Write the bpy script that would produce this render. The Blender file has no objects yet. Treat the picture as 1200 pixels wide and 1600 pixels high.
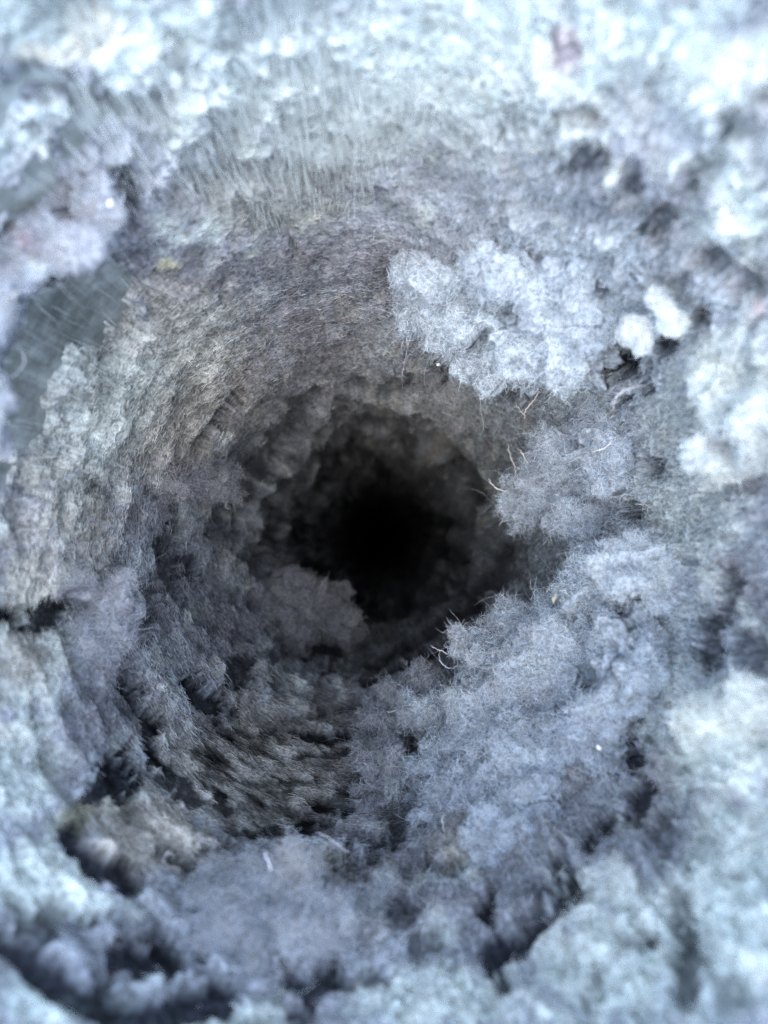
import bpy, math, time
import numpy as np
from mathutils import Matrix, Vector

T0 = time.time()
sc = bpy.context.scene
COL = sc.collection
MM = 0.001

# ------------------------------------------------------------------ camera
FPX = 1155.0                      # focal length in pixels of the 1200x1600 photograph
VPX, VPY = 592.0, 838.0           # where the duct's axis vanishes
cam_d = bpy.data.cameras.new('camera')
cam = bpy.data.objects.new('camera', cam_d)
COL.objects.link(cam)
cam_d.sensor_fit = 'VERTICAL'
cam_d.sensor_height = 36.0
cam_d.lens = 36.0 * FPX / 1600.0
cam_d.clip_start = 0.001
cam_d.clip_end = 20.0
axis_cam = Vector(((VPX - 600) / FPX, (800 - VPY) / FPX, -1.0)).normalized()
# rotate the camera so that world -Z is seen at the vanishing point
CAMROT = axis_cam.rotation_difference(Vector((0, 0, -1))).to_matrix()
cam.rotation_euler = CAMROT.to_euler()
cam.location = (0, 0, 0)
cam_d.dof.use_dof = True
cam_d.dof.focus_distance = 0.138
cam_d.dof.aperture_fstop = cam_d.lens / 1.5
sc.camera = cam
RM = np.array(CAMROT)

# ------------------------------------------------------------------ sky and sun
SUN_EL, SUN_AZ = math.radians(77), math.radians(-160)      # azimuth from +Y towards +X
world = bpy.data.worlds.new('World')
sc.world = world
world.use_nodes = True
wn = world.node_tree
wn.nodes.clear()
sky = wn.nodes.new('ShaderNodeTexSky')
sky.sky_type = 'NISHITA'
sky.sun_disc = False
sky.sun_elevation = SUN_EL
sky.sun_rotation = SUN_AZ
sky.air_density = 1.0
sky.dust_density = 1.6
sky.ozone_density = 1.0
bg = wn.nodes.new('ShaderNodeBackground')
bg.inputs['Strength'].default_value = 0.15
wo = wn.nodes.new('ShaderNodeOutputWorld')
wn.links.new(sky.outputs[0], bg.inputs[0])
wn.links.new(bg.outputs[0], wo.inputs[0])
sun_d = bpy.data.lights.new('sun', 'SUN')
sun_d.energy = 0.5
sun_d.angle = math.radians(150)
sun_d.color = (1.0, 0.99, 0.97)
sun = bpy.data.objects.new('sun', sun_d)
COL.objects.link(sun)
sdir = Vector((math.sin(SUN_AZ) * math.cos(SUN_EL), math.cos(SUN_AZ) * math.cos(SUN_EL), math.sin(SUN_EL)))
sun.rotation_euler = sdir.to_track_quat('Z', 'Y').to_euler()
sun.location = sdir * 0.5

sc.view_settings.view_transform = 'Standard'
sc.view_settings.look = 'None'
sc.view_settings.exposure = 3.52
sc.view_settings.gamma = 1.0
sc.view_settings.use_curve_mapping = False
sc.render.engine = 'CYCLES'
sc.cycles.max_bounces = 4
sc.cycles.denoising_prefilter = 'NONE'
sc.cycles_curves.subdivisions = 1
sc.cycles.diffuse_bounces = 3
sc.cycles.glossy_bounces = 3

# ------------------------------------------------------------------ numpy helpers
RNG = np.random.default_rng(7)
_perm = np.random.default_rng(3).permutation(256).astype(np.int32)
PERM = np.concatenate([_perm, _perm, _perm])
_g = np.random.default_rng(5).normal(size=(256, 3))
GRAD = (_g / np.linalg.norm(_g, axis=1, keepdims=True)).astype(np.float32)


def perlin(p):
    p = np.asarray(p, np.float32)
    out = np.empty(len(p), np.float32)
    for k in range(0, len(p), 16384):
        out[k:k + 16384] = _perlin(p[k:k + 16384])
    return out


def _perlin(p):
    i = np.floor(p).astype(np.int32)
    f = p - i
    i &= 255
    w = f * f * f * (f * (f * 6 - 15) + 10)
    out = np.zeros(len(p), np.float32)
    for dx in (0, 1):
        wx = w[:, 0] if dx else 1 - w[:, 0]
        hx = PERM[i[:, 0] + dx]
        for dy in (0, 1):
            wy = w[:, 1] if dy else 1 - w[:, 1]
            hy = PERM[hx + i[:, 1] + dy]
            for dz in (0, 1):
                wz = w[:, 2] if dz else 1 - w[:, 2]
                h = PERM[hy + i[:, 2] + dz]
                g = GRAD[h]
                out += wx * wy * wz * (g[:, 0] * (f[:, 0] - dx) + g[:, 1] * (f[:, 1] - dy) + g[:, 2] * (f[:, 2] - dz))
    return out * 1.5


def fbm(p, scale, octaves=3, gain=0.5, seed=0.0):
    p = np.asarray(p, np.float32) / scale + seed * 17.31 + 91.7
    a, out, s = 1.0, 0, 0
    for _ in range(octaves):
        out = out + a * perlin(p)
        s += a
        a *= gain
        p = p * 2.03 + 5.1
    return out / s


def billow(p, scale, octaves=3, gain=0.5, seed=0.0):
    """rounded cauliflower lumps with creases, about 0..1"""
    p = np.asarray(p, np.float32) / scale + seed * 13.7 + 51.3
    a, out, s = 1.0, 0, 0
    for _ in range(octaves):
        out = out + a * np.minimum(1, np.abs(perlin(p)) * 1.9)
        s += a
        a *= gain
        p = p * 2.1 + 3.3
    return out / s


def smooth(x, a, b):
    t = np.clip((x - a) / (b - a), 0, 1)
    return t * t * (3 - 2 * t)


def ray(px, py):
    """world direction seen at a photograph pixel, with unit depth along the camera axis"""
    d = np.stack([(np.asarray(px, float) - 600) / FPX, (800 - np.asarray(py, float)) / FPX, -np.ones_like(np.asarray(px, float))], -1)
    return d @ RM.T


def at(px, py, depth_mm):
    d = ray(px, py)
    return d / -d[..., 2:3] * depth_mm * MM        # depth measured along the duct


def to_px(P):
    q = P @ RM
    z = np.minimum(q[:, 2], -0.004)
    return np.stack([600 + FPX * q[:, 0] / -z, 800 - FPX * q[:, 1] / -z], -1)


def ell(PX, cx, cy, rx, ry, rot=0.0):
    a = math.radians(rot)
    dx, dy = PX[:, 0] - cx, PX[:, 1] - cy
    u = (dx * math.cos(a) + dy * math.sin(a)) / rx
    v = (-dx * math.sin(a) + dy * math.cos(a)) / ry
    return np.sqrt(u * u + v * v)


def near(PX, x, y, m):
    return np.nonzero((np.abs(PX[:, 0] - x) < m) & (np.abs(PX[:, 1] - y) < m))[0]


def stroke(PX, pts):
    """distance to a polyline in pixels"""
    d = np.full(len(PX), 1e9, np.float32)
    for (x0, y0), (x1, y1) in zip(pts[:-1], pts[1:]):
        ax, ay = x1 - x0, y1 - y0
        t = np.clip(((PX[:, 0] - x0) * ax + (PX[:, 1] - y0) * ay) / (ax * ax + ay * ay), 0, 1)
        d = np.minimum(d, np.hypot(PX[:, 0] - x0 - t * ax, PX[:, 1] - y0 - t * ay))
    return d


def inside(PX, poly):
    c = np.zeros(len(PX), bool)
    n = len(poly)
    for k in range(n):
        x0, y0 = poly[k]
        x1, y1 = poly[(k + 1) % n]
        m = ((y0 > PX[:, 1]) != (y1 > PX[:, 1]))
        xs = (x1 - x0) * (PX[:, 1] - y0) / ((y1 - y0) or 1e-9) + x0
        c ^= m & (PX[:, 0] < xs)
    return c


def signed(PX, poly):
    d = stroke(PX, list(poly) + [poly[0]])
    return np.where(inside(PX, poly), -d, d)


# ------------------------------------------------------------------ materials
def new_mat(name):
    m = bpy.data.materials.new(name)
    m.use_nodes = True
    nt = m.node_tree
    b = nt.nodes['Principled BSDF']
    return m, nt, b


def lint_material():
    m, nt, b = new_mat('felted_lint')
    at_ = nt.nodes.new('ShaderNodeAttribute')
    at_.attribute_name = 'tint'
    tc = nt.nodes.new('ShaderNodeTexCoord')
    n1 = nt.nodes.new('ShaderNodeTexNoise')
    n1.inputs['Scale'].default_value = 1400
    n1.inputs['Detail'].default_value = 1
    n1.inputs['Roughness'].default_value = 0.7
    nt.links.new(tc.outputs['Object'], n1.inputs['Vector'])
    ramp = nt.nodes.new('ShaderNodeMapRange')
    ramp.inputs['From Min'].default_value = 0.3
    ramp.inputs['From Max'].default_value = 0.7
    ramp.inputs['To Min'].default_value = 0.3
    ramp.inputs['To Max'].default_value = 0.85  # base darkened: self-shadow between fibres put into the colour
    nt.links.new(n1.outputs['Fac'], ramp.inputs['Value'])
    mx = nt.nodes.new('ShaderNodeVectorMath')
    mx.operation = 'SCALE'
    nt.links.new(at_.outputs['Color'], mx.inputs[0])
    nt.links.new(ramp.outputs[0], mx.inputs['Scale'])
    nt.links.new(mx.outputs[0], b.inputs['Base Color'])
    b.inputs['Roughness'].default_value = 1.0
    b.inputs['Specular IOR Level'].default_value = 0.05
    return m


def fibre_material():
    m, nt, b = new_mat('lint_fibre')
    at_ = nt.nodes.new('ShaderNodeAttribute')
    at_.attribute_name = 'tint'
    nt.links.new(at_.outputs['Color'], b.inputs['Base Color'])
    b.inputs['Roughness'].default_value = 0.8
    b.inputs['Specular IOR Level'].default_value = 0.15
    return m


def metal_material():
    m, nt, b = new_mat('dusty_galvanised_steel')
    tc = nt.nodes.new('ShaderNodeTexCoord')
    mp = nt.nodes.new('ShaderNodeMapping')
    mp.inputs['Scale'].default_value = (700, 700, 9)
    nt.links.new(tc.outputs['Object'], mp.inputs['Vector'])
    n1 = nt.nodes.new('ShaderNodeTexNoise')            # brushed grain along the duct
    n1.inputs['Scale'].default_value = 1.0
    n1.inputs['Detail'].default_value = 5
    n1.inputs['Roughness'].default_value = 0.65
    nt.links.new(mp.outputs[0], n1.inputs['Vector'])
    n2 = nt.nodes.new('ShaderNodeTexNoise')            # blotches of dust
    n2.inputs['Scale'].default_value = 120
    n2.inputs['Detail'].default_value = 6
    n2.inputs['Roughness'].default_value = 0.7
    nt.links.new(tc.outputs['Object'], n2.inputs['Vector'])
    cr = nt.nodes.new('ShaderNodeValToRGB')
    cr.color_ramp.elements[0].position = 0.36
    cr.color_ramp.elements[0].color = (0.29, 0.32, 0.30, 1)
    cr.color_ramp.elements[1].position = 0.66
    cr.color_ramp.elements[1].color = (0.45, 0.49, 0.465, 1)
    nt.links.new(n1.outputs['Fac'], cr.inputs[0])
    c2 = nt.nodes.new('ShaderNodeValToRGB')
    c2.color_ramp.elements[0].position = 0.40
    c2.color_ramp.elements[0].color = (0.36, 0.38, 0.36, 1)
    c2.color_ramp.elements[1].position = 0.62
    c2.color_ramp.elements[1].color = (1, 1, 1, 1)
    nt.links.new(n2.outputs['Fac'], c2.inputs[0])
    mul = nt.nodes.new('ShaderNodeMix')
    mul.data_type = 'RGBA'
    mul.blend_type = 'MULTIPLY'
    mul.inputs['Factor'].default_value = 1
    nt.links.new(cr.outputs[0], mul.inputs['A'])
    nt.links.new(c2.outputs[0], mul.inputs['B'])
    nt.links.new(mul.outputs['Result'], b.inputs['Base Color'])
    b.inputs['Metallic'].default_value = 0.35
    b.inputs['Roughness'].default_value = 0.6
    bp = nt.nodes.new('ShaderNodeBump')
    bp.inputs['Strength'].default_value = 0.35
    bp.inputs['Distance'].default_value = 0.0003
    nt.links.new(n1.outputs['Fac'], bp.inputs['Height'])
    nt.links.new(bp.outputs[0], b.inputs['Normal'])
    return m


M_LINT = lint_material()
M_FIBRE = fibre_material()
M_METAL = metal_material()


# ------------------------------------------------------------------ object helpers
def mesh_obj(name, verts, faces, mat, parent=None, tint=None):
    me = bpy.data.meshes.new(name)
    verts = np.ascontiguousarray(verts, np.float32)
    faces = np.ascontiguousarray(faces, np.int32)
    nf, k = faces.shape
    me.vertices.add(len(verts))
    me.vertices.foreach_set('co', verts.ravel())
    me.loops.add(nf * k)
    me.loops.foreach_set('vertex_index', faces.ravel())
    me.polygons.add(nf)
    me.polygons.foreach_set('loop_start', np.arange(0, nf * k, k, dtype=np.int32))
    me.polygons.foreach_set('loop_total', np.full(nf, k, np.int32))
    me.update(calc_edges=True)
    me.polygons.foreach_set('use_smooth', np.ones(nf, bool))
    if tint is not None:
        a = me.attributes.new('tint', 'FLOAT_COLOR', 'POINT')
        a.data.foreach_set('color', np.concatenate([tint, np.ones((len(tint), 1))], 1).astype(np.float32).ravel())
    me.materials.append(mat)
    o = bpy.data.objects.new(name, me)
    COL.objects.link(o)
    o.parent = parent
    return o


def tag(o, label, cat, group=None, kind=None):
    o['label'] = label
    o['category'] = cat
    if group:
        o['group'] = group
    if kind:
        o['kind'] = kind
    return o


def hair_obj(name, pts, radius, tint, parent=None):
    """pts (N,K,3), radius (N,K), tint (N,3): one object of fine fibres"""
    n, k = pts.shape[:2]
    hc = bpy.data.hair_curves.new(name)
    hc.add_curves([k] * n)
    hc.attributes['position'].data.foreach_set('vector', np.ascontiguousarray(pts, np.float32).ravel())
    ra = hc.attributes.get('radius') or hc.attributes.new('radius', 'FLOAT', 'POINT')
    ra.data.foreach_set('value', np.ascontiguousarray(radius, np.float32).ravel())
    ca = hc.attributes.new('tint', 'FLOAT_COLOR', 'CURVE')
    ca.data.foreach_set('color', np.concatenate([tint, np.ones((n, 1))], 1).astype(np.float32).ravel())
    hc.materials.append(M_FIBRE)
    o = bpy.data.objects.new(name, hc)
    COL.objects.link(o)
    o.parent = parent
    if parent is not None:
        o['kind'] = 'stuff'
    return o


def unit(v):
    return v / np.maximum(np.linalg.norm(v, axis=-1, keepdims=True), 1e-9)


def grow_fuzz(verts, tris, tint, n, length=(2.0, 4.5), rad=(0.017, 0.040), lift=0.18, curl=0.55, along=None, along_w=0.0,
              keep=None, k=6, lumin=(0.4, 1.45), seed=1):
    """fine fibres strewn on a surface, evenly dense as seen from the duct's mouth"""
    rng = np.random.default_rng(seed)
    a, b, c = verts[tris[:, 0]], verts[tris[:, 1]], verts[tris[:, 2]]
    cr = np.cross(b - a, c - a)
    cen = (a + b + c) / 3
    area = np.linalg.norm(cr, axis=1)
    nrm = cr / np.maximum(area, 1e-12)[:, None]
    dist = np.linalg.norm(cen, axis=1)
    face = np.einsum('ij,ij->i', nrm, -cen / dist[:, None])
    depth = -cen[:, 2]
    w = area * np.clip(face + 0.15, 0.0, 1) / dist ** 2
    w *= (depth > 0.042) & (depth < 0.75)
    w *= 0.45 + 0.55 * smooth(depth, 0.065, 0.095)        # fewer in the blurred foreground
    px = to_px(cen)
    w *= (px[:, 0] > -60) & (px[:, 0] < 1260) & (px[:, 1] > -60) & (px[:, 1] < 1660)
    if keep is not None:
        w *= keep[tris].mean(1)
    cs = np.cumsum(w)
    idx = np.searchsorted(cs, rng.random(n) * cs[-1])
    idx = np.minimum(idx, len(tris) - 1)
    u, v = rng.random(n), rng.random(n)
    sw = u + v > 1
    u[sw], v[sw] = 1 - u[sw], 1 - v[sw]
    p = a[idx] + u[:, None] * (b[idx] - a[idx]) + v[:, None] * (c[idx] - a[idx])
    N = nrm[idx]
    d = rng.normal(size=(n, 3))
    d -= np.einsum('ij,ij->i', d, N)[:, None] * N
    d = unit(d)
    if along is not None:
        al = along(p)
        al = al * np.sign(rng.normal(size=(n, 1)))
        wgt = along_w(p)[:, None] if callable(along_w) else along_w
        d = unit(d * (1 - wgt) + al * wgt * 1.6)
    if along is None:
        wgt = 0.0
    d = unit(d + N * (rng.normal(size=(n, 1)) * 0.22 + lift * (1 - 0.9 * wgt)))
    L = rng.uniform(length[0], length[1], n) * MM * np.exp(rng.normal(size=n) * 0.25)
    dep = -p[:, 2]
    L *= np.clip(dep / 0.15, 0.55, 1.1)
    if along is not None:
        L *= (1 - 0.3 * wgt[:, 0])
    p = p + N * (rng.random((n, 1)) * 0.3 - 0.1) * MM
    pts = np.empty((n, k, 3), np.float32)
    cur = p
    if along is not None:
        curl = curl * (1 - 0.85 * wgt)
    turn = rng.normal(size=(n, 3)) * curl
    for j in range(k):
        pts[:, j] = cur
        cur = cur + d * (L / (k - 1))[:, None]
        turn = turn * 0.6 + rng.normal(size=(n, 3)) * curl * 0.6
        d = unit(d + turn * 0.6 - N * 0.10)
    r = rng.uniform(rad[0], rad[1], n) * MM * np.clip(dep / 0.15, 0.7, 1.3)
    prof = np.array([0.6, 1, 1, 1, 0.85, 0.4])[:k]
    lum = rng.uniform(lumin[0], lumin[1], n)
    warm = rng.normal(size=(n, 1)) * np.array([[0.05, 0.0, -0.05]])
    tn = (tint[tris[idx]].mean(1)) * lum[:, None] * (1 + warm)
    return pts, r[:, None] * prof[None], np.clip(tn, 0.005, 0.92)


# ------------------------------------------------------------------ what the lint looks like, and where
BLUE = np.array((0.29, 0.315, 0.335))
PALE = np.array((0.57, 0.635, 0.575))
FLUFF = np.array((0.46, 0.545, 0.58))
MAUVE = np.array((0.235, 0.242, 0.255))
BEIGE = np.array((0.385, 0.37, 0.315))
OLIVE = np.array((0.25, 0.26, 0.18))
CREAM = np.array((0.70, 0.66, 0.54))
WARM = np.array((0.50, 0.475, 0.40))
DARK = np.array((0.014, 0.016, 0.022))

# dark fluff, and shade of gaps and ledges put into the colour: cx, cy, rx, ry, rotation, strength
DARKS = [
    (3, 962, 16, 14, 0, 1), (92, 955, 34, 16, -20, .9), (188, 1212, 40, 28, -35, .95), (322, 1076, 42, 14, 28, .9),
    (300, 1213, 52, 14, 32, .85), (345, 1165, 20, 10, 20, .5), (512, 1131, 34, 7, 3, .9), (545, 1252, 40, 8, -14, .7),
    (470, 1281, 46, 11, -8, .85), (385, 1290, 32, 9, 3, .7), (560, 1215, 34, 8, -12, .7), (450, 1218, 20, 8, 0, .6), (400, 1242, 20, 12, 0, .5),
    (270, 1340, 10, 8, 0, .7), (300, 1350, 10, 8, 0, .6), (252, 1330, 9, 10, 0, .7), (325, 1325, 14, 7, 0, .6),
    (540, 1355, 40, 20, -30, .6), (590, 1310, 16, 10, -20, .5), (235, 1487, 44, 24, 0, .95), (60, 1440, 56, 22, -16, .75), (490, 1530, 36, 20, 0, .9),
    (590, 1525, 18, 10, 0, .5), (470, 1580, 16, 18, 0, .6), (798, 1476, 54, 30, -24, .95), (852, 1445, 34, 26, -40, .8), (884, 1390, 34, 34, 0, .85), (872, 1340, 14, 22, 0, .8),
    (760, 1408, 13, 24, 6, .95), (788, 1527, 14, 18, 20, .9), (930, 1300, 34, 12, -48, .9), (996, 1250, 22, 46, 10, .85), (1030, 1310, 26, 40, 0, .5),
    (972, 1000, 15, 50, 18, .95), (935, 1060, 24, 20, 0, .7), (985, 1178, 26, 20, 0, .85), (1135, 925, 14, 44, 10, .7), (1108, 1000, 16, 34, 0, .75), (1170, 1010, 22, 26, 0, .6),
    (1070, 1500, 26, 60, 12, .8), (1005, 1470, 42, 12, -32, .75), (1060, 1420, 20, 40, 0, .6), (930, 1540, 12, 40, 20, .4),
    (970, 578, 34, 26, 10, .95), (1034, 546, 15, 14, 0, .9), (1092, 500, 11, 18, 0, .8), (970, 632, 10, 16, 15, .9), (1015, 738, 18, 14, 0, .85), (985, 806, 11, 16, 0, .9), (1190, 690, 12, 20, 0, .8), (1120, 690, 20, 12, 0, .6),
    (1108, 404, 18, 18, 0, .8), (1024, 352, 18, 24, 20, .85), (985, 288, 16, 26, 0, .8), (916, 256, 26, 20, 10, .7), (912, 186, 34, 12, 8, .6), (1075, 270, 24, 16, -30, .6), (935, 335, 30, 20, 0, .35),
    (1190, 160, 22, 18, 0, .8), (1148, 205, 26, 26, -30, .7), (1165, 440, 22, 22, -30, .6), (850, 415, 26, 14, 10, .5), (932, 460, 10, 12, 0, .8), (870, 470, 14, 20, 0, .5), (800, 195, 16, 16, 0, .5),
    (110, 150, 34, 22, -30, .6), (60, 165, 46, 26, 0, .45), (200, 180, 60, 14, 18, .35), (140, 230, 50, 20, 0, .3), (380, 60, 30, 40, 0, .35), (300, 105, 30, 18, 0, .35),
    (885, 70, 16, 40, 0, .45), (940, 150, 12, 10, 0, .4), (1190, 1010, 20, 30, 0, .4), (1140, 1560, 30, 30, 0, .3),
    (640, 600, 26, 9, -8, .8), (690, 590, 14, 12, 0, .8), (560, 598, 12, 8, 0, .8), (790, 610, 40, 10, 10, .5),
    (408, 735, 14, 40, 25, .85), (460, 650, 14, 26, 30, .8), (530, 700, 14, 40, 35, .7), (370, 810, 8, 22, 0, .6), (620, 665, 40, 7, 0, .5),
    (380, 1040, 18, 20, 0, .7), (455, 1030, 34, 14, 20, .6), (520, 1020, 10, 26, 0, .7), (740, 950, 16, 26, 20, .7), (780, 905, 10, 30, 20, .6), (670, 1020, 40, 6, -24, .8),
    (270, 870, 14, 40, 0, .5), (300, 890, 12, 16, 0, .7), (260, 780, 20, 8, 30, .4), (230, 945, 14, 34, 0, .5), (150, 760, 12, 8, 20, .4),
    (640, 1165, 18, 16, 0, .6), (630, 1270, 14, 40, 20, .5), (700, 1350, 30, 12, 0, .4), (630, 1420, 24, 20, -30, .5), (660, 1470, 26, 16, -40, .5),
    (800, 497, 16, 20, -20, .95), (744, 531, 16, 8, -28, .7), (900, 690, 10, 26, -30, .5), (905, 770, 24, 10, 30, .5), (870, 1320, 20, 10, -30, .5),
]
# dark creases, with ledge and flap shade put into the colour: polyline, half width, strength
CREASES = [
    ([(0, 1452), (55, 1482), (98, 1530), (150, 1552), (205, 1580), (262, 1572), (345, 1545)], 22, .95),
    ([(118, 1305), (140, 1322), (158, 1350), (180, 1352), (206, 1376)], 15, .97),
    ([(203, 1062), (225, 1102), (246, 1125), (246, 1152)], 11, .9),
    ([(90, 1310), (120, 1296)], 3, .7),
    ([(400, 1480), (412, 1510), (440, 1500)], 6, .6),
    ([(700, 1005), (640, 1030), (570, 1068)], 4, .7),
    ([(185, 290), (215, 305), (205, 345), (180, 385), (100, 440), (38, 468), (22, 520), (16, 545)], 10, .8),  # painted shadow under the left flap's edge
    ([(455, 1105), (520, 1100), (590, 1090)], 4, .6),
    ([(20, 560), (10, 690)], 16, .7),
    ([(385, 752), (413, 716), (444, 668), (464, 640), (500, 612)], 7, .5), ([(550, 598), (572, 601)], 7, .45), ([(600, 616), (640, 596), (682, 606)], 8, .45),
    ([(505, 757), (511, 726), (531, 700), (570, 714), (602, 742)], 8, .45), ([(465, 788), (470, 830), (476, 874), (500, 894)], 8, .45), ([(435, 800), (425, 852)], 8, .45),
    ([(645, 800), (672, 811), (716, 820)], 7, .45), ([(740, 932), (766, 900), (790, 860)], 8, .45), ([(740, 952), (700, 966), (650, 1000), (580, 1042)], 7, .45),
    ([(710, 715), (736, 742), (750, 780)], 8, .45), ([(520, 900), (560, 945), (600, 958), (640, 945)], 8, .45), ([(340, 800), (362, 838), (372, 832)], 6, .45), ([(640, 690), (600, 662), (560, 660)], 7, .4),
    ([(700, 860), (722, 880), (712, 920)], 8, .4), ([(440, 1000), (470, 1012), (505, 1010)], 7, .45), ([(310, 700), (340, 660), (375, 615)], 6, .5), ([(250, 850), (262, 900), (290, 945)], 7, .4),
    ([(860, 1290), (880, 1250), (930, 1200)], 5, .4), ([(470, 1160), (530, 1158), (585, 1146)], 4, .7), ([(360, 1120), (400, 1128), (440, 1124)], 4, .6), ([(330, 1190), (390, 1205), (450, 1200), (500, 1195)], 4, .6), ([(420, 1240), (480, 1246), (540, 1232)], 5, .6),
]
# patches of differently coloured lint: cx, cy, rx, ry, rot, colour, strength
PATCHES = [
    (900, 520, 270, 170, 0, FLUFF, .75), (960, 800, 200, 160, 0, FLUFF, .6), (1000, 1000, 160, 160, 0, FLUFF, .5), (520, 120, 420, 150, 0, PALE, .6), (980, 120, 260, 120, 0, PALE, .5), (800, 330, 200, 80, 0, FLUFF, .4),
    (150, 560, 130, 120, -40, PALE, .4), (170, 640, 150, 170, 0, WARM, .55), (280, 560, 140, 110, -45, WARM, .4), (90, 860, 110, 110, 0, WARM, .5), (50, 1020, 80, 90, 0, WARM, .6), (400, 1190, 200, 110, 0, WARM, .4), (240, 1300, 120, 60, 20, WARM, .6), (330, 620, 120, 90, -50, WARM, .3), (60, 1000, 80, 120, 0, PALE, .5), (200, 1290, 90, 60, 0, BEIGE, .5),
    (50, 920, 50, 45, 0, CREAM, .6), (75, 735, 40, 30, 0, CREAM, .6), (130, 790, 50, 40, 0, BEIGE, .5), (262, 415, 18, 13, 0, np.array((.62, .60, .36)), .8),
    (120, 1280, 34, 24, -20, OLIVE, .9), (170, 1255, 40, 26, 0, OLIVE, .5), (20, 1145, 34, 20, 0, CREAM, .6), (40, 1030, 40, 40, 0, BEIGE, .8), (250, 1280, 70, 40, 25, BEIGE, .7), (200, 1340, 60, 40, 0, BEIGE, .6),
    (60, 1375, 100, 60, 0, PALE, 1), (120, 1400, 60, 30, 20, PALE, .8), (40, 1200, 60, 90, 0, PALE, .8), (1130, 1160, 90, 100, 0, PALE, 1), (1150, 600, 100, 90, 0, PALE, .9), (1160, 1350, 90, 120, 0, PALE, .9),
    (960, 1500, 120, 100, -40, PALE, .9), (100, 1560, 120, 40, 0, PALE, .9), (350, 1590, 120, 30, 0, PALE, .9), (1100, 1480, 130, 130, 0, PALE, .8), (680, 1560, 120, 50, 0, PALE, .7), (1150, 340, 60, 70, 0, PALE, .8), (640, 90, 120, 110, 0, PALE, .7), (1050, 100, 160, 80, 0, PALE, .6), (200, 60, 150, 60, -10, PALE, .9),
    (700, 60, 160, 90, 0, PALE, .7), (900, 40, 200, 60, 0, PALE, .7), (1120, 250, 60, 60, 0, PALE, .6), (330, 130, 120, 90, 0, PALE, .5), (90, 40, 120, 60, 0, PALE, .8), (560, 200, 140, 80, 0, PALE, .5), (760, 200, 140, 70, 0, PALE, .4), (1080, 800, 90, 90, 0, PALE, .5), (1050, 660, 60, 60, 0, PALE, .4), (30, 230, 70, 60, 0, PALE, .5), (700, 1560, 160, 60, 0, PALE, .5), (1060, 1080, 50, 60, 0, PALE, .5),
    (120, 85, 90, 22, -16, CREAM, .9), (165, 60, 60, 24, 0, CREAM, .6), (885, 85, 26, 40, 0, np.array((.75, .58, .60)), .6), (930, 185, 30, 20, 0, BEIGE, .5), (1178, 480, 14, 20, 0, np.array((.85, .70, .62)), .7),
    (160, 1080, 70, 80, 0, MAUVE, .8), (350, 1440, 170, 80, 0, BLUE, .7), (150, 1490, 50, 40, 0, BLUE, .8), (340, 750, 50, 30, 0, MAUVE, .7), (400, 520, 120, 50, 0, MAUVE, .5), (350, 440, 90, 40, -10, MAUVE, .6), 
    (260, 560, 120, 100, -45, BEIGE, .45), (400, 1200, 160, 80, 0, BEIGE, .55), (520, 1350, 80, 30, 0, BEIGE, .5), (180, 620, 90, 90, 0, PALE, .6), (300, 560, 110, 70, -45, PALE, .35), (120, 720, 70, 70, 0, PALE, .45), (280, 680, 90, 60, -50, BEIGE, .5), (230, 800, 50, 40, 0, MAUVE, .6), (460, 1120, 80, 40, 0, BEIGE, .3), (690, 280, 200, 90, 0, BLUE, .4), (620, 420, 130, 60, 0, MAUVE, .4), (430, 310, 120, 70, 0, OLIVE, .35),
    (520, 440, 40, 24, 0, BLUE, .6), (40, 375, 10, 14, 0, np.array((.75, .45, .48)), .7), (1010, 160, 60, 60, 0, MAUVE, .5), (1060, 430, 40, 50, 0, MAUVE, .4), (660, 1410, 60, 40, 0, MAUVE, .6), (720, 1330, 50, 30, 0, BEIGE, .6), (800, 1130, 60, 30, 0, MAUVE, .35),
]
# bare metal left showing between the lint
BARE = [
    [(14, 500), (40, 470), (110, 440), (190, 420), (235, 450), (215, 520), (150, 575), (112, 612), (95, 680), (50, 720), (20, 800), (-60, 860), (-80, 560)],
    [(200, 240), (250, 120), (330, -40), (640, -60), (640, 120), (560, 220), (530, 330), (500, 400), (400, 400), (300, 385), (230, 340), (205, 290)],
    [(-80, 130), (60, 110), (200, 130), (250, 200), (190, 260), (110, 285), (50, 340), (-80, 400)],
]


def lint_tint(P, PX, seed=0, patches=True, darks=True):
    n1 = fbm(P, 0.011, 3, seed=seed + 1)
    n2 = fbm(P, 0.006, 3, seed=seed + 2)
    n3 = fbm(P, 0.0024, 3, seed=seed + 3)
    c = np.repeat(BLUE[None], len(P), 0)
    t = smooth(n1, 0.0, 0.35)[:, None]
    c = c * (1 - t) + MAUVE * t
    t = smooth(-n1, 0.05, 0.4)[:, None] * 0.35
    c = c * (1 - t) + BEIGE * t
    t = smooth(n2, 0.1, 0.45)[:, None] * 0.7
    c = c * (1 - t) + PALE * t
    wob = n3 * 0.9 + n2 * 0.4
    if patches:
        for (x, y, rx, ry, rot, colr, s) in PATCHES:
            k = near(PX, x, y, 2.2 * max(rx, ry))
            m = (1 - smooth(ell(PX[k], x, y, rx, ry, rot) + wob[k], 0.55, 1.3))[:, None] * s
            c[k] = c[k] * (1 - m) + colr * m
    c = c * (1.0 + 0.35 * n3)[:, None]
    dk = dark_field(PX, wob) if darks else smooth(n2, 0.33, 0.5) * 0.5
    c = c * (1 - dk[:, None]) + DARK * dk[:, None]  # dark fluff, plus painted shade in gaps, creases and under ledges
    return np.clip(c, 0.01, 0.9)


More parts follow.
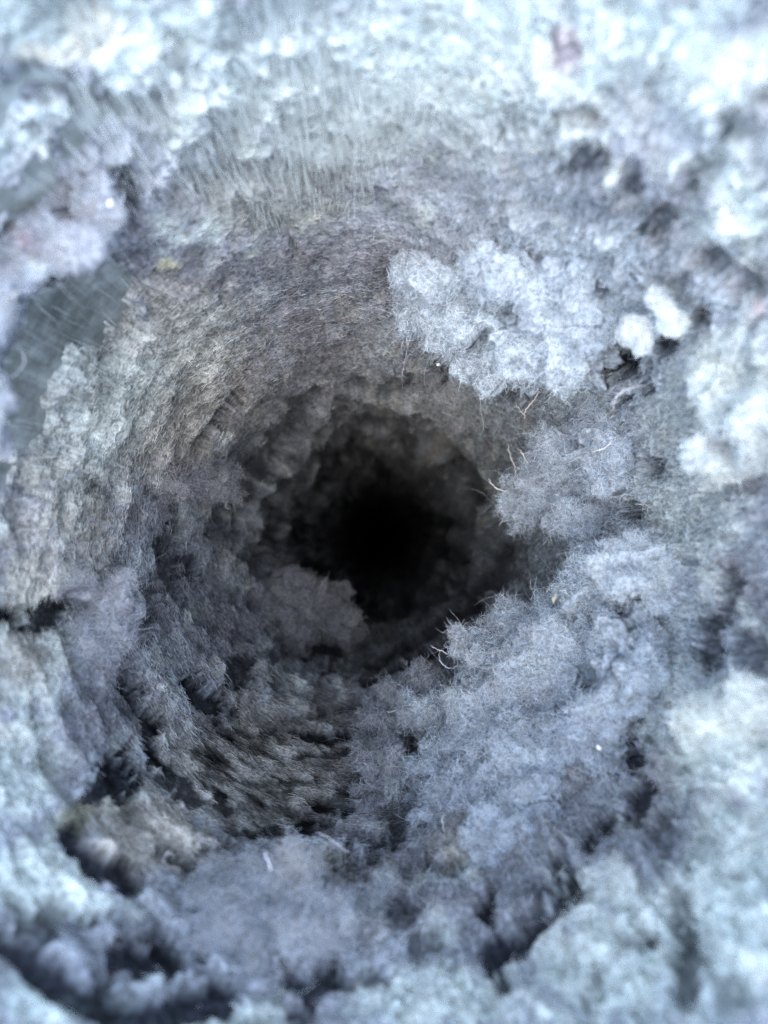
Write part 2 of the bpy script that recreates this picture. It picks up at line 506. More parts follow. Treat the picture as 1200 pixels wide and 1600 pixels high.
def dark_field(PX, wob):
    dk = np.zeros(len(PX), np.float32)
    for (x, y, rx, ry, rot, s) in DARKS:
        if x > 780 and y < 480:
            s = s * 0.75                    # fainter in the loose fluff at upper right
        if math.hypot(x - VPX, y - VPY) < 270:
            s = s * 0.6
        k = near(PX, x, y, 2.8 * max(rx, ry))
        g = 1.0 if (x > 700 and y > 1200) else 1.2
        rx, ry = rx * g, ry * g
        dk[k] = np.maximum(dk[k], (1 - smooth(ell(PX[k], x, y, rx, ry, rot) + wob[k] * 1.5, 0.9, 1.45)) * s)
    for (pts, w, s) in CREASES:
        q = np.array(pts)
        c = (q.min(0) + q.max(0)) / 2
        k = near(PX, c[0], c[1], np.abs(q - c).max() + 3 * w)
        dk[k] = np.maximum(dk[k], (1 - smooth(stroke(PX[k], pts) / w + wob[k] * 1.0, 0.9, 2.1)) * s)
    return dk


# ------------------------------------------------------------------ the duct
R = 50 * MM
Z_TOP = -0.036           # the mouth of the duct, a little in front of the lens
DEEP = 1.60


def build_duct():
    nt, prof = 220, []
    zs = list(np.concatenate([np.linspace(Z_TOP, -0.05, 5), -np.geomspace(0.05, DEEP, 60)[1:]]))
    cen = [(0, 0, z) for z in zs]
    ax = [(0, 0, -1)] * len(zs)
    th = np.linspace(0, 2 * math.pi, nt, endpoint=False)
    V = []
    for rad in (R, R + 0.7 * MM):
        for c, t in zip(cen, ax):
            t = np.array(t, float)
            e1 = np.cross((0, 1, 0), t)
            e1 /= np.linalg.norm(e1)
            e2 = np.cross(t, e1)
            V.append(np.array(c) + rad * (np.cos(th)[:, None] * e1 + np.sin(th)[:, None] * e2))
    V = np.concatenate(V)
    rows = len(cen)
    F = []
    j = np.arange(nt)
    jn = (j + 1) % nt
    for layer in (0, 1):
        o = layer * rows * nt
        for i in range(rows - 1):
            q = np.stack([o + i * nt + j, o + i * nt + jn, o + (i + 1) * nt + jn, o + (i + 1) * nt + j], 1)
            F.append(q if layer else q[:, ::-1])
    for i in (0, rows - 1):
        q = np.stack([i * nt + j, i * nt + jn, (rows + i) * nt + jn, (rows + i) * nt + j], 1)
        F.append(q)
    duct = bpy.data.objects.new('metal_duct', None)
    COL.objects.link(duct)
    duct.empty_display_size = 0.02
    duct.location = (0, 0, Z_TOP)
    w = mesh_obj('duct_wall', V - np.array((0, 0, Z_TOP)), np.concatenate(F), M_METAL, duct)
    # added disc shuts out light at the far end; darkness painted on
    mesh_obj('added_end_cap', np.stack([(R + 0.4 * MM) * np.cos(th), (R + 0.4 * MM) * np.sin(th), np.full(nt, -DEEP - Z_TOP - 0.5 * MM)], 1), np.arange(nt)[None, :], M_LINT, duct, np.repeat(DARK[None] * 0.5, nt, 0))
    rim = []
    for rr, zz in ((R, 0.0), (R + 2.2 * MM, 0.0), (R + 2.6 * MM, -0.6 * MM), (R + 2.2 * MM, -2.0 * MM), (R + 0.7 * MM, -2.0 * MM)):
        rim.append(np.stack([rr * np.cos(th), rr * np.sin(th), np.full(nt, zz + 0.6 * MM)], 1))
    rf = [np.stack([i * nt + j, i * nt + jn, (i + 1) * nt + jn, (i + 1) * nt + j], 1) for i in range(4)]
    mesh_obj('rolled_rim', np.concatenate(rim), np.concatenate(rf), M_METAL, duct)
    tag(duct, 'round galvanised metal duct with brushed bare patches, clogged with grey lint', 'duct')
    return duct


build_duct()


# ------------------------------------------------------------------ the lining of lint on the duct wall
def build_lining():
    NT = 1500
    d_rows = np.concatenate([np.linspace(0.0362, 0.044, 8)[:-1],
                             np.geomspace(0.044, 0.46, 540),
                             np.geomspace(0.46, DEEP, 46)[1:]])
    th = np.linspace(0, 2 * np.pi, NT, endpoint=False)
    TH, D = np.meshgrid(th, d_rows)
    TH, D = TH.ravel(), D.ravel()
    ct, st = np.cos(TH), np.sin(TH)
    base = np.stack([R * ct, R * st, -D], 1)
    H0 = 0.90                                   # where a lint surface of usual thickness is seen
    PX = to_px(np.stack([R * H0 * ct, R * H0 * st, -D], 1))
    # lumps grow with depth so that the far lint is as ragged as the near
    basq = np.stack([R * ct, R * st, -R * 1.25 * np.log(D / 0.1)], 1)   # the air drags lint out lengthwise, more so far in
    n_big = fbm(basq, 0.030, 2, seed=11)
    n_mid = billow(basq, 0.013, 3, 0.55, seed=12)
    n_small = billow(basq, 0.0042, 3, 0.6, seed=13)
    n_fine = fbm(basq, 0.0011, 3, 0.65, seed=14)
    # combed streaks running round the duct, mostly on the left and along the bottom
    cyl = np.stack([TH * 9.0 + 3 * n_big, D / 0.0013 + 2.5 * n_mid + TH * 3.0, np.sin(TH) * 3], 1)
    cyl = np.stack([ct * 6, st * 6, D / (0.0008 + 0.010 * D) + 2.0 * n_big + 1.3 * (ct - st)], 1)
    streak = fbm(cyl, 1.0, 3, 0.6, seed=15)
    left = smooth(-ct, -0.35, 0.15) * smooth(-st, -0.95, -0.6)
    top = smooth(st, 0.55, 0.85) * (1 - smooth(D, 0.13, 0.17)) * smooth(-ct, -0.35, -0.05)
    bottom = (1 - smooth(ell(PX, 430, 1190, 260, 190), 0.7, 1.2))
    comb = np.maximum(np.maximum(left * 0.9, bottom), top * 0.8)
    calm = 1 - 0.55 * (1 - smooth(D, 0.09, 0.12)) * smooth(-(ct - 0.5 * st), -0.1, 0.35)      # the felt lies flatter at lower left
    shallow = calm - 0.75 * smooth(D, 0.14, 0.22)
    T = 3.0 + 3.0 * n_big + 4.8 * n_mid * (1 - 0.75 * comb) * shallow + 2.5 * n_small * (1 - 0.88 * comb) * shallow + 0.9 * n_fine * shallow + np.maximum(left, bottom * 1.3) * 2.6 * streak
    # ledges: lint banked up in rings, each ending in an overhang towards the dark
    dj = D * (1 + 0.34 * fbm(np.stack([ct, st, D * 0.5], 1), 0.8, 3, 0.45, seed=16)) + 0.003 * (n_mid - 0.4)
    led = np.interp(dj * 1000, [0, 110, 150, 200, 206, 300, 600, 1600], [0, 0, 0.8, 3.2, 1, 3, 5, 5])
    T += led * (0.75 + 0.6 * n_mid)
    lq = np.stack([ct * 1.0, st * 1.0, np.log(D)], 1)
    dp = smooth(D, 0.17, 0.23)
    q_lump = billow(lq * np.array((0.55, 0.55, 1.0)), 0.30, 2, 0.5, seed=21)
    ring = np.log(D) * 3.2 + 1.3 * fbm(np.stack([ct, st, np.log(D) * 0.6], 1), 0.9, 3, 0.45, seed=22)
    ring = ring - np.floor(ring)
    q_ring = fbm(np.stack([ct * 0.8, st * 0.8, np.log(D) * 3.6 + 0.5 * fbm(lq, 0.5, 3, seed=24)], 1), 0.22, 4, 0.6, seed=23)
    T += dp * (5.5 * (q_lump - 0.28) + 5.0 * (ring ** 2.0 - 0.15) + 2.6 * q_ring)
    n3 = fbm(basq, 0.0024, 3, seed=3)
    n2 = fbm(basq, 0.006, 3, seed=2)
    wob = n3 * 0.9 + n2 * 0.4
    rr = R - np.clip(T, 0.3, 26) * MM
    PX = to_px(np.stack([rr * ct, rr * st, -D], 1))
    # hollow basin at lower left where the combed layer lies thin
    T -= 3.0 * (1 - smooth(ell(PX, 420, 1180, 210, 130, 0), 0.5, 1.15))
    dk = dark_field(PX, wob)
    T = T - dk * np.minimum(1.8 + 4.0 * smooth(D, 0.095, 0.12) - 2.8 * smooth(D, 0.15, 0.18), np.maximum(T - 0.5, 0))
    bare = np.full(len(D), 1e9, np.float32)
    for k, poly in enumerate(BARE):
        sgn = signed(PX, poly)
        if k >= 1:
            sgn = sgn * 0.35 + (58 if k == 1 else 8) + 75 * n2 + 40 * n3 + 40 * streak
        else:
            sgn = sgn + 26 * n3 + 12 * n2
            for c in (6, 8):  # dark lint strip kept along the flap edge as its painted shadow
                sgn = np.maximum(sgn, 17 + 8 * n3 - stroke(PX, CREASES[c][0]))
        bare = np.minimum(bare, sgn)
    thin = smooth(bare, -6, 55)
    T = T * (0.18 + 0.82 * thin)
    T = np.where(bare < 0, -0.5, np.maximum(T, 0.25))
    T = np.minimum(T, 26) * MM
    # lumps lean towards the mouth a little, so they overhang
    lean = (n_small - 0.35) * 1.2 * MM * smooth(D, 0.05, 0.09)
    rr = R - T
    V = np.stack([rr * ct, rr * st, -D + lean], 1)
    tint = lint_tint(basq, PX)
    # combed layer shows its strands
    tint *= (1 + (comb * 1.3 + bottom * 0.8) * streak)[:, None]
    tint *= (1 + dp * (0.9 * q_ring + 0.5 * (ring - 0.45)))[:, None]          # shading of the ringed ledges put into the lint colour
    tint = np.clip(tint, 0.01, 0.9)
    nr = len(d_rows)
    j = np.arange(NT)
    jn = (j + 1) % NT
    i = np.arange(nr - 1)[:, None]
    F = np.stack([(i * NT + j), (i + 1) * NT + j, (i + 1) * NT + jn, (i * NT + jn)], -1).reshape(-1, 4)[:, ::-1]
    keepf = (T[F] > 0).any(1)
    F = F[keepf]
    used = np.zeros(len(V), bool)
    used[F.ravel()] = True
    remap = np.cumsum(used) - 1
    V2, tint2, F2 = V[used], tint[used], remap[F]
    comb2, dk2, thin2 = comb[used], dk[used], thin[used]
    lining = mesh_obj('lint_lining', V2, F2, M_LINT, None, tint2)
    tag(lining, 'grey felted lint coating the inside wall of the metal duct', 'lint', kind='stuff')
    tris = np.concatenate([F2[:, [0, 1, 2]], F2[:, [0, 2, 3]]])
    # orient normals towards the axis
    a, b, c = V2[tris[:2000, 0]], V2[tris[:2000, 1]], V2[tris[:2000, 2]]
    s = np.einsum('ij,ij->i', np.cross(b - a, c - a)[:, :2], -(a + b + c)[:, :2]).sum()
    if s < 0:
        tris = tris[:, ::-1]

    def around(p):
        q = np.stack([-p[:, 1], p[:, 0], np.zeros(len(p))], 1)
        return unit(q)

    def around_w(p):
        l = smooth(-unit(p[:, :2])[:, 0], -0.35, 0.15) * 0.85
        q = to_px(p)
        l = np.maximum(l, 0.88 * smooth(-p[:, 2], 0.15, 0.2))
        return np.clip(np.maximum(l, 0.9 * (1 - smooth(ell(q, 430, 1190, 260, 190), 0.7, 1.2))), 0, 0.9)
    pts, r, tn = grow_fuzz(V2, tris, tint2, 260000, length=(0.9, 2.2), curl=0.8, along=around, along_w=around_w,
                           keep=(0.25 + 0.75 * thin2) * (1 - dk2) ** 3 * (1 - 0.35 * smooth(-V2[:, 2], 0.18, 0.25)), seed=2)
    hair_obj('fuzz', pts, r, tn, lining)
    # pale fibres dragged out lengthwise along the duct at the top, and some across the bare metal at left
    rng = np.random.default_rng(44)
    px = np.concatenate([rng.uniform(60, 950, 16000), rng.uniform(0, 210, 110)])
    py = np.concatenate([rng.uniform(-40, 400, 16000), rng.uniform(440, 820, 110)])
    ok = np.concatenate([rng.random(16000) < np.exp(-((px[:16000] - 500) / 220) ** 2), rng.random(110) < 1])
    px, py = px[ok], py[ok]
    d = ray(px, py)
    th0 = np.arctan2(d[:, 1], d[:, 0])
    r0 = R - rng.uniform(0.1, 3.2, len(px)) * MM
    z0 = r0 / (np.hypot(d[:, 0], d[:, 1]) / -d[:, 2])
    L = rng.uniform(0.03, 0.13, len(px)) * z0
    k = np.linspace(-0.5, 0.5, 6)[None]
    z = z0[:, None] + L[:, None] * k
    tt = th0[:, None] + rng.normal(size=(len(px), 1)) * 0.014 * k + rng.normal(size=(len(px), 6)) * 0.0005
    rr = r0[:, None] + rng.normal(size=(len(px), 1)) * 0.4 * MM * k
    rr = np.minimum(rr, R - 0.05 * MM)
    pts = np.stack([rr * np.cos(tt), rr * np.sin(tt), -z], -1)
    rad = rng.uniform(0.014, 0.045, len(px))[:, None] * MM * np.array([[.3, .9, 1, 1, .8, .3]])
    tn = np.array([[0.68, 0.74, 0.69]]) * rng.uniform(0.5, 1.2, (len(px), 1))
    hair_obj('stuck_fibres', pts, rad, np.clip(tn, 0, .85), lining)
    return V2, tris, tint2


build_lining()
print('lining', round(time.time() - T0, 1))


# ------------------------------------------------------------------ separate clumps of lint
def clump(name, blobs, label, cat='lint', colour=None, col_w=0.5, n_fuzz=9000, voxel=0.65, rough=1.0, seed=1, group=None, darks=True,
          fuzz_len=(0.9, 2.2), lump=(3.2, 1.9, 0.8), fuzz_rad=(0.017, 0.040), bright=1.0):
    """blobs: (px, py, depth mm, half width px, half height px, half thickness mm, rotation)"""
    Vs, Fs, off = [], [], 0
    import bmesh
    bm = bmesh.new()
    bmesh.ops.create_icosphere(bm, subdivisions=4, radius=1.0)
    S = np.array([v.co[:] for v in bm.verts])
    SF = np.array([[v.index for v in f.verts] for f in bm.faces])
    bm.free()
    for (px, py, dep, a, b, t, rot) in blobs:
        c = at(px, py, dep)
        v = unit(c)
        rt = unit(np.cross(v, RM @ np.array((0, 1, 0))))
        up = np.cross(rt, v)
        ra = math.radians(rot)
        e1 = rt * math.cos(ra) - up * math.sin(ra)
        e2 = rt * math.sin(ra) + up * math.cos(ra)
        s = dep * MM / FPX
        Vs.append(c + S[:, :1] * e1 * a * s + S[:, 1:2] * e2 * b * s + S[:, 2:3] * v * t * MM)
        Fs.append(SF + off)
        off += len(S)
    tmp = mesh_obj('tmp', np.concatenate(Vs), np.concatenate(Fs), M_LINT)
    md = tmp.modifiers.new('r', 'REMESH')
    md.mode = 'VOXEL'
    md.voxel_size = voxel * MM
    dg = bpy.context.evaluated_depsgraph_get()
    ev = tmp.evaluated_get(dg)
    me = ev.to_mesh()
    nv = len(me.vertices)
    V = np.empty(nv * 3, np.float32)
    me.vertices.foreach_get('co', V)
    V = V.reshape(-1, 3)
    N = np.empty(nv * 3, np.float32)
    me.vertices.foreach_get('normal', N)
    N = N.reshape(-1, 3)
    me.calc_loop_triangles()
    nt = len(me.loop_triangles)
    Tn = np.empty(nt * 3, np.int32)
    me.loop_triangles.foreach_get('vertices', Tn)
    Tn = Tn.reshape(-1, 3)
    ev.to_mesh_clear()
    bpy.data.objects.remove(tmp, do_unlink=True)
    h = (billow(V, 0.012, 2, 0.5, seed + 0.3) - 0.42) * lump[0] * 1.6 + (billow(V, 0.0045, 2, 0.55, seed + 0.6) - 0.42) * lump[1] * 1.5 \
        + fbm(V, 0.0015, 2, 0.6, seed + 0.9) * lump[2] * 1.4 + fbm(V, 0.03, 2, seed=seed + 0.1) * lump[0]
    if darks:
        wob = fbm(V, 0.0024, 3, seed=seed + 3) * 0.9 + fbm(V, 0.006, 3, seed=seed + 2) * 0.4
        h = h - (1.2 + 3.5 * smooth(-V[:, 2], 0.095, 0.14)) * dark_field(to_px(V), wob)
    V2 = V + N * (h * rough * MM)[:, None]
    V2 += np.stack([fbm(V, 0.007, 2, seed=seed + q) for q in (1.1, 2.2, 3.3)], 1) * 3.2 * MM * rough
    # stay inside the duct
    rad = np.hypot(V2[:, 0], V2[:, 1])
    k = np.minimum(1, (R - 0.15 * MM) / np.maximum(rad, 1e-6))
    V2[:, 0] *= k
    V2[:, 1] *= k
    PX = to_px(V2)
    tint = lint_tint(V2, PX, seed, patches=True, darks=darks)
    if colour is not None:
        tint = tint * (1 - col_w) + np.array(colour) * col_w * (1 + 0.55 * fbm(V2, 0.0035, 3, seed=seed + 8))[:, None]
    tint = np.clip(tint * bright, 0.01, 0.9)
    o = mesh_obj(name, V2, Tn, M_LINT, None, tint)
    tag(o, label, cat, group)
    keep = (1 - dark_field(PX, np.zeros(len(PX)))) ** 3 + 0.02 if darks else None
    if n_fuzz:
        pts, r, tn = grow_fuzz(V2, Tn, tint, keep=keep, n=int(n_fuzz * 1.25), length=fuzz_len, rad=fuzz_rad, lift=0.16, curl=0.9, seed=int(seed * 31) + 5)
        if n_fuzz > 1600:                    # a few long stray wisps stand off the fuzz
            p2, r2, t2 = grow_fuzz(V2, Tn, tint, keep=keep, n=int(n_fuzz * 0.03), length=(3.5, 8.0), rad=(0.010, 0.020), lift=0.25, curl=0.5, lumin=(0.9, 1.7), seed=int(seed * 17) + 3)
            pts, r, tn = np.concatenate([pts, p2]), np.concatenate([r, r2]), np.concatenate([tn, t2])
        hair_obj('fuzz', pts, r, tn, o)
    return o


TUFT = (0.50, 0.59, 0.65)
G = 'clumps of lint in the duct'
clump('lint_clump', [(662, 484, 136, 40, 36, 6, 0), (705, 512, 134, 54, 46, 7, 0), (745, 470, 124, 84, 64, 8, 0), (768, 556, 132, 68, 44, 7, 20), (812, 588, 132, 38, 34, 6, 30),
                     (820, 520, 118, 76, 70, 9, 0), (880, 450, 106, 80, 60, 8, 0), (720, 420, 118, 76, 44, 7, 0), (900, 540, 110, 64, 64, 8, 0), (800, 420, 108, 70, 44, 7, 0)],
      'pale fluffy lint tuft overhanging the dark hole at upper right', colour=(0.48, 0.57, 0.63), col_w=.65, n_fuzz=22000, seed=2, group=G, darks=True)
clump('lint_clump', [(690, 606, 176, 22, 20, 4, 0), (655, 600, 180, 26, 12, 4, 10), (720, 596, 172, 26, 16, 4, 0)],
      'small dim lint tuft hanging just below the upper right tuft', colour=MAUVE, n_fuzz=2500, seed=3, group=G)
clump('lint_clump', [(845, 775, 168, 52, 50, 8, 0), (815, 795, 172, 26, 34, 6, 0), (890, 740, 160, 66, 60, 9, 0), (940, 790, 150, 70, 60, 9, 0), (900, 700, 150, 60, 40, 8, 0), (975, 700, 132, 80, 70, 9, 0)],
      'rounded grey lint tuft jutting from the right wall towards the dark hole', colour=(0.46, 0.54, 0.61), col_w=.7, n_fuzz=17000, seed=4, group=G)
clump('lint_clump', [(745, 1010, 146, 36, 30, 6, -20), (800, 985, 144, 62, 36, 7, -24), (880, 955, 138, 60, 42, 8, -20), (950, 920, 126, 70, 60, 9, 0), (790, 1060, 140, 80, 50, 8, -10),
                     (880, 1050, 126, 90, 80, 10, 0), (690, 1130, 146, 60, 50, 6, 0), (700, 1200, 134, 66, 66, 7, 0), (790, 1150, 128, 100, 80, 10, 0), (840, 1250, 114, 100, 90, 10, 0),
                     (730, 1280, 118, 80, 50, 8, 0), (930, 1160, 110, 70, 80, 9, 0), (820, 1350, 102, 70, 80, 8, 10), (800, 1400, 98, 40, 50, 7, 0), (980, 1050, 108, 60, 90, 9, 0), (1010, 900, 112, 60, 60, 8, 0)],
      'large pale blue lint mat banked up along the lower right wall', colour=TUFT, n_fuzz=52000, seed=5, group=G, darks=True)
clump('lint_clump', [(620, 1110, 168, 50, 34, 6, -30), (590, 1160, 160, 40, 50, 6, 0), (600, 1230, 136, 50, 50, 6, 0), (650, 1090, 160, 40, 26, 5, -30)],
      'dim grey lint tongue beside the large pale mat, below the hole', colour=(0.34, 0.36, 0.39), n_fuzz=7000, seed=6, group=G)
clump('lint_clump', [(300, 1410, 90, 100, 46, 6, 0), (370, 1400, 90, 90, 50, 6, 0), (370, 1490, 83, 70, 50, 6, 0), (450, 1390, 92, 60, 50, 6, 0), (460, 1460, 86, 70, 60, 6, 0), (560, 1420, 92, 50, 30, 5, 0)],
      'blue grey lint mat lying along the bottom of the duct', colour=BLUE, n_fuzz=18000, seed=7, group=G, voxel=0.6, lump=(2.2, 1.2, 0.6))
clump('lint_clump', [(170, 945, 112, 46, 40, 6, 0), (120, 930, 110, 40, 26, 5, -20), (195, 970, 114, 24, 22, 5, 0), (140, 1010, 112, 60, 50, 5, 0)],
      'small lilac grey lint clump on the left wall with dark gap beside it', colour=(0.40, 0.43, 0.47), n_fuzz=7500, seed=8, group=G, voxel=0.6)
clump('lint_clump', [(460, 950, 250, 62, 52, 14, 0), (515, 930, 246, 34, 34, 9, 0), (420, 990, 240, 70, 60, 14, 0), (540, 975, 250, 30, 36, 9, 20)],
      'dim grey lint lump deep in the duct, left of the black hole', colour=MAUVE, n_fuzz=6000, seed=9, group=G, voxel=1.2)
clump('lint_clump', [(330, 750, 168, 48, 24, 6, 0), (290, 745, 164, 50, 36, 6, 0), (360, 760, 172, 22, 14, 4, 10), (250, 760, 150, 50, 40, 6, 0)],
      'blue grey lint tongue on the left wall pointing at the hole', colour=MAUVE, n_fuzz=5500, seed=10, group=G)
clump('lint_clump', [(155, 300, 76, 36, 30, 3.5, 0), (150, 345, 77, 40, 30, 3.5, -30), (115, 390, 76, 46, 26, 3.5, -25), (60, 418, 75, 50, 24, 3.5, -16), (8, 446, 73, 34, 36, 3.5, 0), (-14, 540, 72, 24, 80, 3.5, 0), (-16, 640, 72, 20, 40, 3.5, 0), (60, 370, 74, 50, 26, 3, -20)],
      'lilac white lint flap peeling off the left wall over bare metal', colour=(0.43, 0.47, 0.51), n_fuzz=9000, seed=11, group=G, voxel=0.6, lump=(2, 1.5, 0.6))
clump('lint_clump', [(1140, 600, 82, 70, 70, 4, 0), (1180, 520, 79, 60, 50, 4, 0), (1120, 700, 84, 40, 50, 4, 0), (1200, 660, 76, 50, 80, 4, 0), (1110, 560, 84, 30, 40, 3, 0)],
      'big soft white lint mat at the right edge beside the white lint balls', colour=(0.49, 0.55, 0.53), col_w=.7, n_fuzz=9000, seed=12, group=G, voxel=0.6, lump=(2.2, 1.2, 0.5))
clump('lint_clump', [(1120, 1140, 79, 56, 60, 4, 0), (1170, 1210, 76, 66, 80, 4, 0), (1190, 1110, 76, 56, 50, 4, 0), (1190, 1320, 70, 50, 70, 4, 0)],
      'bright white lint pad at the right edge, low down', colour=(0.52, 0.57, 0.525), col_w=.7, n_fuzz=7000, seed=13, group=G, voxel=0.6, lump=(1.5, 0.8, 0.4))
clump('lint_clump', [(960, 1420, 80, 60, 70, 5, -30), (930, 1500, 76, 70, 70, 5, 0), (1000, 1560, 70, 80, 60, 5, 0), (1130, 1450, 68, 60, 80, 5, 0), (850, 1570, 76, 50, 50, 4, 0)],
      'bright white lint pad in the lower right corner of the picture', colour=(0.53, 0.58, 0.535), col_w=.7, n_fuzz=7000, seed=14, group=G, voxel=0.6, lump=(1.6, 0.8, 0.4))
clump('lint_clump', [(50, 1370, 84, 90, 56, 3, 10), (120, 1400, 86, 60, 34, 3, 25), (20, 1300, 84, 46, 70, 3, 0), (0, 1220, 84, 50, 70, 3, 0)],
      'smooth cream white lint pad at the left edge, low down', colour=(0.66, 0.70, 0.68), col_w=.8, n_fuzz=7000, seed=15, group=G, voxel=0.6, lump=(0.8, .4, 0.3))
clump('lint_clump', [(70, 1580, 76, 80, 40, 4, 10), (-10, 1550, 74, 50, 50, 4, 0), (380, 1610, 76, 90, 34, 4, 0), (290, 1620, 76, 60, 30, 4, 0)],
      'white lint band along the bottom edge of the picture, at left', colour=PALE, col_w=.7, n_fuzz=6000, seed=16, group=G, voxel=0.6, lump=(1.8, 1.0, 0.5))
clump('lint_flake', [(66, 1290, 84, 17, 36, 1.0, -14), (72, 1318, 84, 9, 18, .8, -4), (58, 1258, 84, 16, 20, .9, -10)],
      'slate blue leaf shaped lint flake beside the cream white pad at left', cat='lint flake', colour=(0.25, 0.29, 0.40), col_w=.85, n_fuzz=1500, seed=17, voxel=0.45, rough=.2, darks=False)
clump('lint_ball', [(1028, 468, 82, 17, 17, 1.2, 0), (1052, 504, 82, 23, 21, 1.5, 0), (1040, 486, 82, 16, 18, 1.2, 0)],
      'bright white cottony lint ball, the larger upper of two at right', cat='lint ball', colour=(0.53, 0.59, 0.59), col_w=1.0, n_fuzz=1200, seed=18, voxel=0.4, rough=.2, darks=False, group='white lint balls', fuzz_len=(.5, 1.0))
clump('lint_ball', [(990, 524, 86, 18, 18, 1.3, 25), (998, 544, 86, 11, 14, 1.0, 0)],
      'bright white cottony lint ball, the smaller lower of two at right', cat='lint ball', colour=(0.53, 0.59, 0.59), col_w=1.0, n_fuzz=1000, seed=19, voxel=0.4, rough=.2, darks=False, group='white lint balls', fuzz_len=(.5, 1.0))
print('clumps', round(time.time() - T0, 1))


# ------------------------------------------------------------------ single threads and flecks
def tube(name, ctrl, width_px, colour, label, cat, depth, taper=0.4, seed=0, group=None, sides=6):
    """ctrl: photograph pixels, depth: mm, one or per point; a real round thread through those points"""
    rng = np.random.default_rng(seed)
    ctrl = np.array(ctrl, float)
    dep = np.broadcast_to(np.array(depth, float), (len(ctrl),)).astype(float)
    P = np.stack([at(x, y, d) for (x, y), d in zip(ctrl, dep)])
    # Catmull-Rom
    pts = []
    Q = np.concatenate([[2 * P[0] - P[1]], P, [2 * P[-1] - P[-2]]])
    for i in range(1, len(Q) - 2):
        for t in np.linspace(0, 1, 8, endpoint=False):
            a, b, c, d = Q[i - 1], Q[i], Q[i + 1], Q[i + 2]
            pts.append(0.5 * ((2 * b) + (-a + c) * t + (2 * a - 5 * b + 4 * c - d) * t * t + (-a + 3 * b - 3 * c + d) * t ** 3))
    pts.append(P[-1])
    pts = np.array(pts)
    s = dep.mean() * MM / FPX
    pts += rng.normal(size=pts.shape) * s * 0.5
    n = len(pts)
    rad = width_px * (0.36 if name == 'thread' else 0.5) * s * (1 - (1 - taper) * np.abs(np.linspace(-1, 1, n)) ** 3) * (1 + 0.2 * rng.normal(size=n))
    tang = unit(np.gradient(pts, axis=0))
    e1 = unit(np.cross(tang, (0.3, 0.2, 0.9)))
    e2 = np.cross(tang, e1)
    an = np.linspace(0, 2 * np.pi, sides, endpoint=False)
    V = pts[:, None] + rad[:, None, None] * (np.cos(an)[None, :, None] * e1[:, None] + np.sin(an)[None, :, None] * e2[:, None])
    V = V.reshape(-1, 3)
    j = np.arange(sides)
    jn = (j + 1) % sides
    F = np.concatenate([np.stack([i * sides + j, i * sides + jn, (i + 1) * sides + jn, (i + 1) * sides + j], 1) for i in range(n - 1)])
    tint = np.repeat(np.array(colour)[None], len(V), 0)
    o = mesh_obj(name, V, F, M_FIBRE, None, tint)
    tag(o, label, cat, group)
    return o


TH = 'loose threads in the lint'
WH = (0.82, 0.82, 0.80)
tube('thread', [(848, 588), (842, 612), (830, 630), (821, 642), (820, 655)], 2.4, (.72, .66, .62), 'pale thread hanging from the lower tip of the upper right tuft', 'thread', [146, 148, 150, 151, 152], group=TH)
tube('thread', [(805, 628), (812, 640), (820, 650)], 1.8, (.6, .6, .62), 'short grey thread beside the one hanging from the upper right tuft', 'thread', 151, group=TH)
tube('thread', [(763, 748), (772, 760), (782, 766), (796, 767)], 2.0, WH, 'white thread reaching left from the right hand tuft over the hole', 'thread', [172, 171, 170, 168], group=TH)
tube('thread', [(794, 694), (797, 712), (804, 730), (806, 742)], 1.9, (.6, .6, .64), 'thin grey thread standing above the right hand tuft', 'thread', 166, group=TH)
tube('thread', [(812, 702), (818, 712), (824, 724)], 1.8, WH, 'very short white thread on top of the right hand tuft', 'thread', 162, group=TH)
tube('thread', [(672, 1008), (682, 1014), (692, 1018), (704, 1024)], 1.5, (.6, .62, .64), 'short straight white thread at the tip of the large pale mat', 'thread', 146, group=TH)
tube('thread', [(687, 1016), (687, 1030), (695, 1041), (708, 1044), (716, 1036), (713, 1028)], 1.7, (.6, .62, .64), 'curled white thread looping at the tip of the large pale mat', 'thread', 146, group=TH)
tube('thread', [(590, 1113), (610, 1112), (632, 1106), (650, 1100)], 2.2, WH, 'long straight white thread below the hole on the dim grey tongue', 'thread', [158, 157, 156, 155], group=TH)
tube('thread', [(692, 1272), (692, 1290), (697, 1306), (706, 1316)], 2.2, (.62,.64,.66), 'curved white thread lying on the lower part of the large pale mat', 'thread', 106, group=TH)
tube('thread', [(958, 640), (962, 622), (975, 610), (995, 604), (1012, 603)], 3.0, (.5, .52, .54), 'arched pale thread below the smaller white lint ball', 'thread', [98, 97, 96, 94, 92], group=TH)
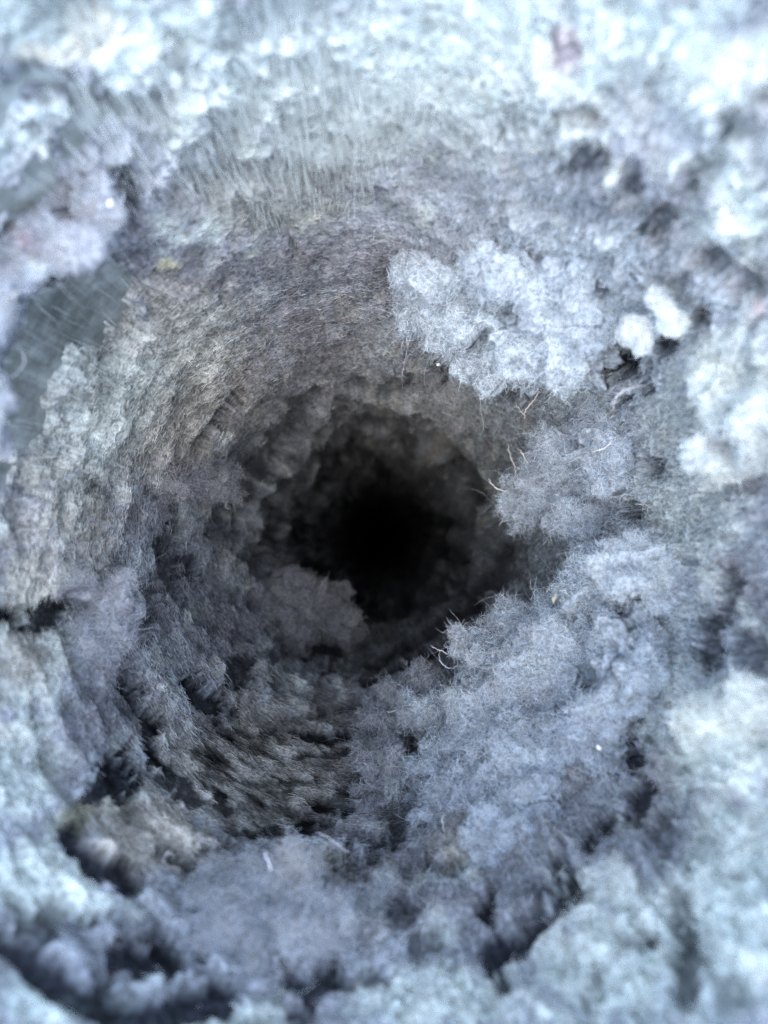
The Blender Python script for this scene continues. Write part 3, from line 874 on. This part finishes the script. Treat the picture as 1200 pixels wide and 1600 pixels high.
tube('thread', [(22, 533), (34, 548), (38, 566), (28, 582), (14, 594), (8, 610)], 3.0, (.5, .48, .46), 'wavy beige thread on bare metal beside the left flap', 'thread', [80, 79, 79, 78, 77, 76], group=TH)
tube('thread', [(925, 706), (945, 700), (955, 690)], 2.2, WH, 'thin bright thread lying right of the rounded grey tuft', 'thread', 122, group=TH)
tube('thread', [(495, 1300), (512, 1308), (530, 1322), (548, 1334)], 1.8, (.6, .6, .6), 'long grey thread across the combed lint at the bottom', 'thread', 96, group=TH)
tube('thread', [(412, 1330), (420, 1348), (424, 1362)], 2.4, (.7, .74, .78), 'short pale thread on the blue grey bottom mat', 'thread', 84, group=TH)
tube('thread', [(818, 1452), (818, 1470), (822, 1490), (818, 1502)], 3.0, (.6, .62, .66), 'grey looping thread over the dark gap at lower right', 'thread', 90, group=TH)
tube('thread', [(860, 1404), (868, 1420), (880, 1430), (872, 1444)], 3.0, (.6, .62, .66), 'short grey thread bridging the dark gap below the large mat', 'thread', 90, group=TH)
FL = 'bright flecks in the lint'
tube('fleck', [(864, 942), (868, 932), (873, 924)], 7, (.82, .78, .52), 'straw coloured seed fleck on the upper edge of the large mat', 'fleck', [130, 130, 131], group=FL)
tube('fleck', [(853, 958), (854, 966)], 6, (.9, .9, .9), 'tiny white fleck just below the straw coloured seed', 'fleck', 126, group=FL)
tube('fleck', [(764, 1069), (769, 1074), (776, 1077)], 5, (.9, .9, .9), 'slanting white fleck near the tip of the large pale mat', 'fleck', 130, group=FL)
tube('fleck', [(932, 1165), (938, 1171)], 5, (.9, .9, .86), 'tiny white fleck at the right of the large pale mat', 'fleck', 98, group=FL)
tube('fleck', [(172, 312), (171, 322)], 5, (.92, .92, .92), 'glinting white fleck on the left flap', 'fleck', 70, group=FL)
tube('fleck', [(140, 1339), (143, 1336)], 4, (.92, .92, .92), 'white fleck in the dark crease at lower left', 'fleck', 86, group=FL)
tube('fleck', [(682, 570), (686, 569)], 5, (.92, .92, .92), 'white fleck on the lower edge of the upper right tuft', 'fleck', 143, group=FL)
print('done', round(time.time() - T0, 1))
